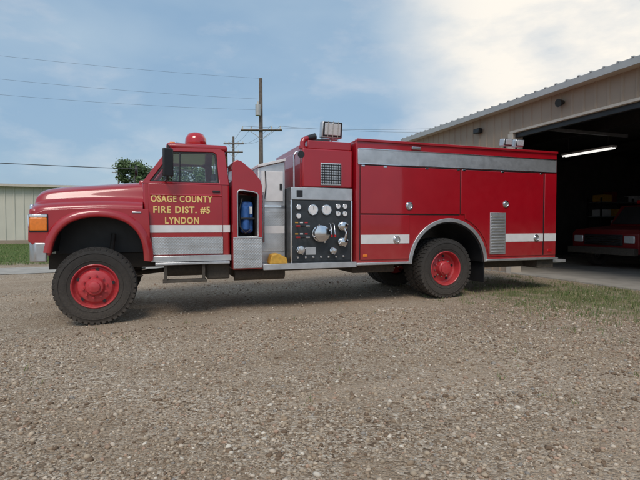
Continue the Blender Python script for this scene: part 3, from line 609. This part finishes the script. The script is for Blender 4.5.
# ============================================================ power poles
def pole(x,y,h,arms,name='utility_pole'):
    e=empty(name,(0,0,0)); cyl('shaft',(x,y,-.2),(x,y,h),.17,WOOD,e,.11,n=14)
    d=Vector((.944,-.329))
    for z,wd in arms:
        p=[Vector((x+d.x*s*wd/2,y+d.y*s*wd/2-.16,z)) for s in (-1,1)]
        cyl('crossarm',p[0],p[1],.075,WOOD,e,n=4)
        for s in (-.92,-.5,.5,.92):
            q=(x+d.x*s*wd/2,y+d.y*s*wd/2-.16); cyl('insulator',(*q,z+.05),(*q,z+.24),.05,CREAM,e,.03,n=10)
        for s in (-.5,.5): cyl('brace',(x+d.x*s*wd*.6,y+d.y*s*wd*.6-.16,z),(x,y-.16,z-.6),.02,ROOFM,e,n=6)
    return e
pole(7.25,23.3,11.0,[(7.6,2.7)])
e=empty('pole_transformer'); cyl('can',(7.0,23.0,8.5),(7.0,23.0,9.2),.17,ROOFM,e,n=20); cyl('bushing',(7.0,23.0,9.2),(7.0,23.0,9.4),.04,CREAM,e,n=8)
pole(8.6,44,11,[(10.2,2.2),(9.3,2.0)]); pole(-5.5,78,10.8,[(10.2,2.2)])
WR=empty('overhead_wires')
def wire(pa,pb,sag,r=.012,nm='wire'):
    pts=[]
    for i in range(25):
        t=i/24; p=Vector(pa).lerp(Vector(pb),t); p.z-=sag*4*t*(1-t); pts.append(tuple(p))
    tube(nm,pts,r,WIRE,WR)
wire((7.25,23.1,9.6),(-32,17.5,9.6),.8,.005); wire((7.25,23.1,8.9),(-32,17.5,8.9),.9,.005)
wire((-32,22,5.6),(20,30,6.0),.7,.024); wire((7.25,23.3,11.0),(-34,19,11.0),.8,.005)
for s in (-1.2,-.6,.6,1.2): wire((7.25+.944*s,23.1-.329*s,7.85),(8.6+.944*s*.8,44,10.4),.5,.008)
for s in (-1.2,1.2): wire((7.25+.944*s,23.1-.329*s,7.85),(30,15+s,8.5),.6,.007)
# ============================================================ trees
def tree(x,y,h,cr,seed,nl=6000):
    rd=random.Random(seed); e=empty('deciduous_tree')
    cyl('trunk',(x,y,-.1),(x,y,h*.55),h*.03,BARK,e,h*.015,n=10); cl=[]
    for i in range(9):
        a=rd.uniform(0,6.28); rr=rd.uniform(.3,.85)*cr; z=h*rd.uniform(.45,.9); p=(x+rr*math.cos(a),y+rr*math.sin(a),z); cyl('limb',(x,y,h*rd.uniform(.25,.5)),p,h*.012,BARK,e,h*.004,n=6); cl.append(p)
    for i in range(22): 
        a=rd.uniform(0,6.28); z=rd.uniform(.35,.95); rr=cr*math.sqrt(max(.05,1-((z-.62)/.42)**2))*rd.uniform(.3,1); cl.append((x+rr*math.cos(a),y+rr*math.sin(a),h*z))
    vs=[];fs=[];cs=[]
    for k in range(nl):
        c=rd.choice(cl); s=cr*.26; p=Vector((c[0]+rd.gauss(0,s*.6),c[1]+rd.gauss(0,s*.6),c[2]+rd.gauss(0,s*.45))); 
        u=Vector((rd.gauss(0,1),rd.gauss(0,1),rd.gauss(0,1))).normalized(); v=u.orthogonal().normalized(); q=.17*rd.uniform(.6,1.4)
        b=len(vs); vs+= [p-u*q,p-v*q*.6,p+u*q,p+v*q*.6]; fs.append((b,b+1,b+2,b+3)); t=rd.uniform(.7,1.3); cs.append((.095*t,.145*t,.05*t))
    me=bpy.data.meshes.new('foliage'); me.from_pydata([tuple(v) for v in vs],[],fs)
    at=me.color_attributes.new('col','FLOAT_COLOR','POINT'); at.data.foreach_set('color',[c for q in cs for _ in range(4) for c in (*q,1)])
    m=bpy.data.materials.get('leaf')
    if not m:
        m,nt,bb=newmat('leaf'); A=N(nt,'ShaderNodeAttribute'); A.attribute_name='col'; L(nt,A.outputs['Color'],bb.inputs['Base Color']); bb.inputs['Roughness'].default_value=.6
    me.materials.append(m); o=bpy.data.objects.new('foliage',me); scn.collection.objects.link(o); o.parent=e
tree(-2.4,62,10.4,2.4,1); tree(5.2,62,10.8,3.4,2); tree(8.9,66,10.2,3.2,3); tree(.8,70,10.2,2.8,7,4000); tree(-30,80,8,3,4,2500); tree(18,70,9,4,5)
rd=random.Random(9); vs=[];fs=[]
for k in range(16000):
    x=rd.uniform(-160,190); y=150+rd.uniform(-4,4); top=5.0+1.6*math.sin(x*.09)+1.1*math.sin(x*.31+1)+.6*math.sin(x*.9)
    p=Vector((x,y,rd.random()**.7*top)); u=Vector((rd.gauss(0,1),rd.gauss(0,1),rd.gauss(0,1))).normalized(); v=u.orthogonal().normalized(); q=rd.uniform(.5,1.1)
    b=len(vs); vs+=[p-u*q,p-v*q,p+u*q,p+v*q]; fs.append((b,b+1,b+2,b+3))
me=bpy.data.meshes.new('distant_treeline'); me.from_pydata([tuple(v) for v in vs],[],fs); me.materials.append(mat('far_foliage',(.08,.11,.06),.8,var=.4,vs=.3)); o=bpy.data.objects.new('distant_treeline',me); scn.collection.objects.link(o)

# ============================================================ light
el=R(50); az=R(208)
sd=Vector((math.sin(az)*math.cos(el),math.cos(az)*math.cos(el),math.sin(el)))
s=bpy.data.lights.new('sun','SUN'); s.energy=1.75; s.angle=R(24); s.color=(1,.93,.84); so=bpy.data.objects.new('sun',s); scn.collection.objects.link(so)
so.rotation_euler=(-sd).to_track_quat('-Z','Y').to_euler()
w=bpy.data.worlds.new('World'); scn.world=w; w.use_nodes=True; nt=w.node_tree; nt.nodes.clear()
out=N(nt,'ShaderNodeOutputWorld'); sky=N(nt,'ShaderNodeTexSky'); sky.sky_type='NISHITA'; sky.sun_disc=False; sky.sun_elevation=el; sky.sun_rotation=az; sky.air_density=1.2; sky.dust_density=2.0
bg1=N(nt,'ShaderNodeBackground'); bg1.inputs[1].default_value=.12; L(nt,sky.outputs[0],bg1.inputs[0])
def wm(op,a,b2,cl=False):
    n=N(nt,'ShaderNodeMath',operation=op,use_clamp=cl)
    for k,q in enumerate((a,b2)):
        if isinstance(q,(int,float)): n.inputs[k].default_value=q
        else: L(nt,q,n.inputs[k])
    return n.outputs[0]
tc=N(nt,'ShaderNodeTexCoord'); mp=N(nt,'ShaderNodeMapping'); mp.inputs['Scale'].default_value=(1,1,2.4); mp.inputs['Location'].default_value=(.3,1.7,.2); L(nt,tc.outputs['Generated'],mp.inputs[0])
def wn(s,d,r,di):
    n1=N(nt,'ShaderNodeTexNoise'); n1.inputs['Scale'].default_value=s; n1.inputs['Detail'].default_value=d; n1.inputs['Roughness'].default_value=r; n1.inputs['Distortion'].default_value=di; L(nt,mp.outputs[0],n1.inputs['Vector']); return n1.outputs['Fac']
nA=wn(2.0,5,.5,.2); nB=wn(5.5,8,.56,.1)
dp=N(nt,'ShaderNodeVectorMath',operation='DOT_PRODUCT'); L(nt,tc.outputs['Generated'],dp.inputs[0]); dp.inputs[1].default_value=(.76,.525,.385)
gl=N(nt,'ShaderNodeMapRange',interpolation_type='SMOOTHSTEP'); gl.inputs['From Min'].default_value=.875; gl.inputs['From Max'].default_value=.97; L(nt,dp.outputs['Value'],gl.inputs['Value'])
r3=ramp(nt,[(.30,.62),(.54,1.0)]); L(nt,nB,r3.inputs[0]); glow=wm('MULTIPLY',gl.outputs[0],r3.outputs[0])
rA=ramp(nt,[(.38,0.),(.66,1.0)]); L(nt,nA,rA.inputs[0]); rB=ramp(nt,[(.50,0.),(.72,1.0)]); L(nt,nB,rB.inputs[0])
base=N(nt,'ShaderNodeMix',data_type='RGBA'); L(nt,rA.outputs[0],base.inputs['Factor']); base.inputs['A'].default_value=(.28,.43,.60,1); base.inputs['B'].default_value=(.43,.56,.68,1)
pf=N(nt,'ShaderNodeMix',data_type='RGBA'); L(nt,wm('MULTIPLY',rB.outputs[0],.5),pf.inputs['Factor']); L(nt,base.outputs['Result'],pf.inputs['A']); pf.inputs['B'].default_value=(.68,.70,.74,1)
cm=N(nt,'ShaderNodeMix',data_type='RGBA'); L(nt,glow,cm.inputs['Factor']); L(nt,pf.outputs['Result'],cm.inputs['A']); cm.inputs['B'].default_value=(.93,.88,.80,1)
bg2=N(nt,'ShaderNodeBackground'); bg2.inputs[1].default_value=1.08; L(nt,cm.outputs['Result'],bg2.inputs[0])
fac=wm('ADD',.78,wm('MULTIPLY',glow,.22),True)
mx=N(nt,'ShaderNodeMixShader'); L(nt,fac,mx.inputs[0]); L(nt,bg1.outputs[0],mx.inputs[1]); L(nt,bg2.outputs[0],mx.inputs[2]); L(nt,mx.outputs[0],out.inputs[0])

# ============================================================ camera
c=bpy.data.cameras.new('camera'); co=bpy.data.objects.new('camera',c); scn.collection.objects.link(co)
c.sensor_width=36; c.lens=26.0; c.clip_end=6000; c.clip_start=.05
co.location=(.835,-6.96,1.377); co.rotation_euler=(R(90-1.86),0,R(-19.2)); scn.camera=co
scn.view_settings.view_transform='Standard'; scn.view_settings.look='None'; scn.view_settings.exposure=0
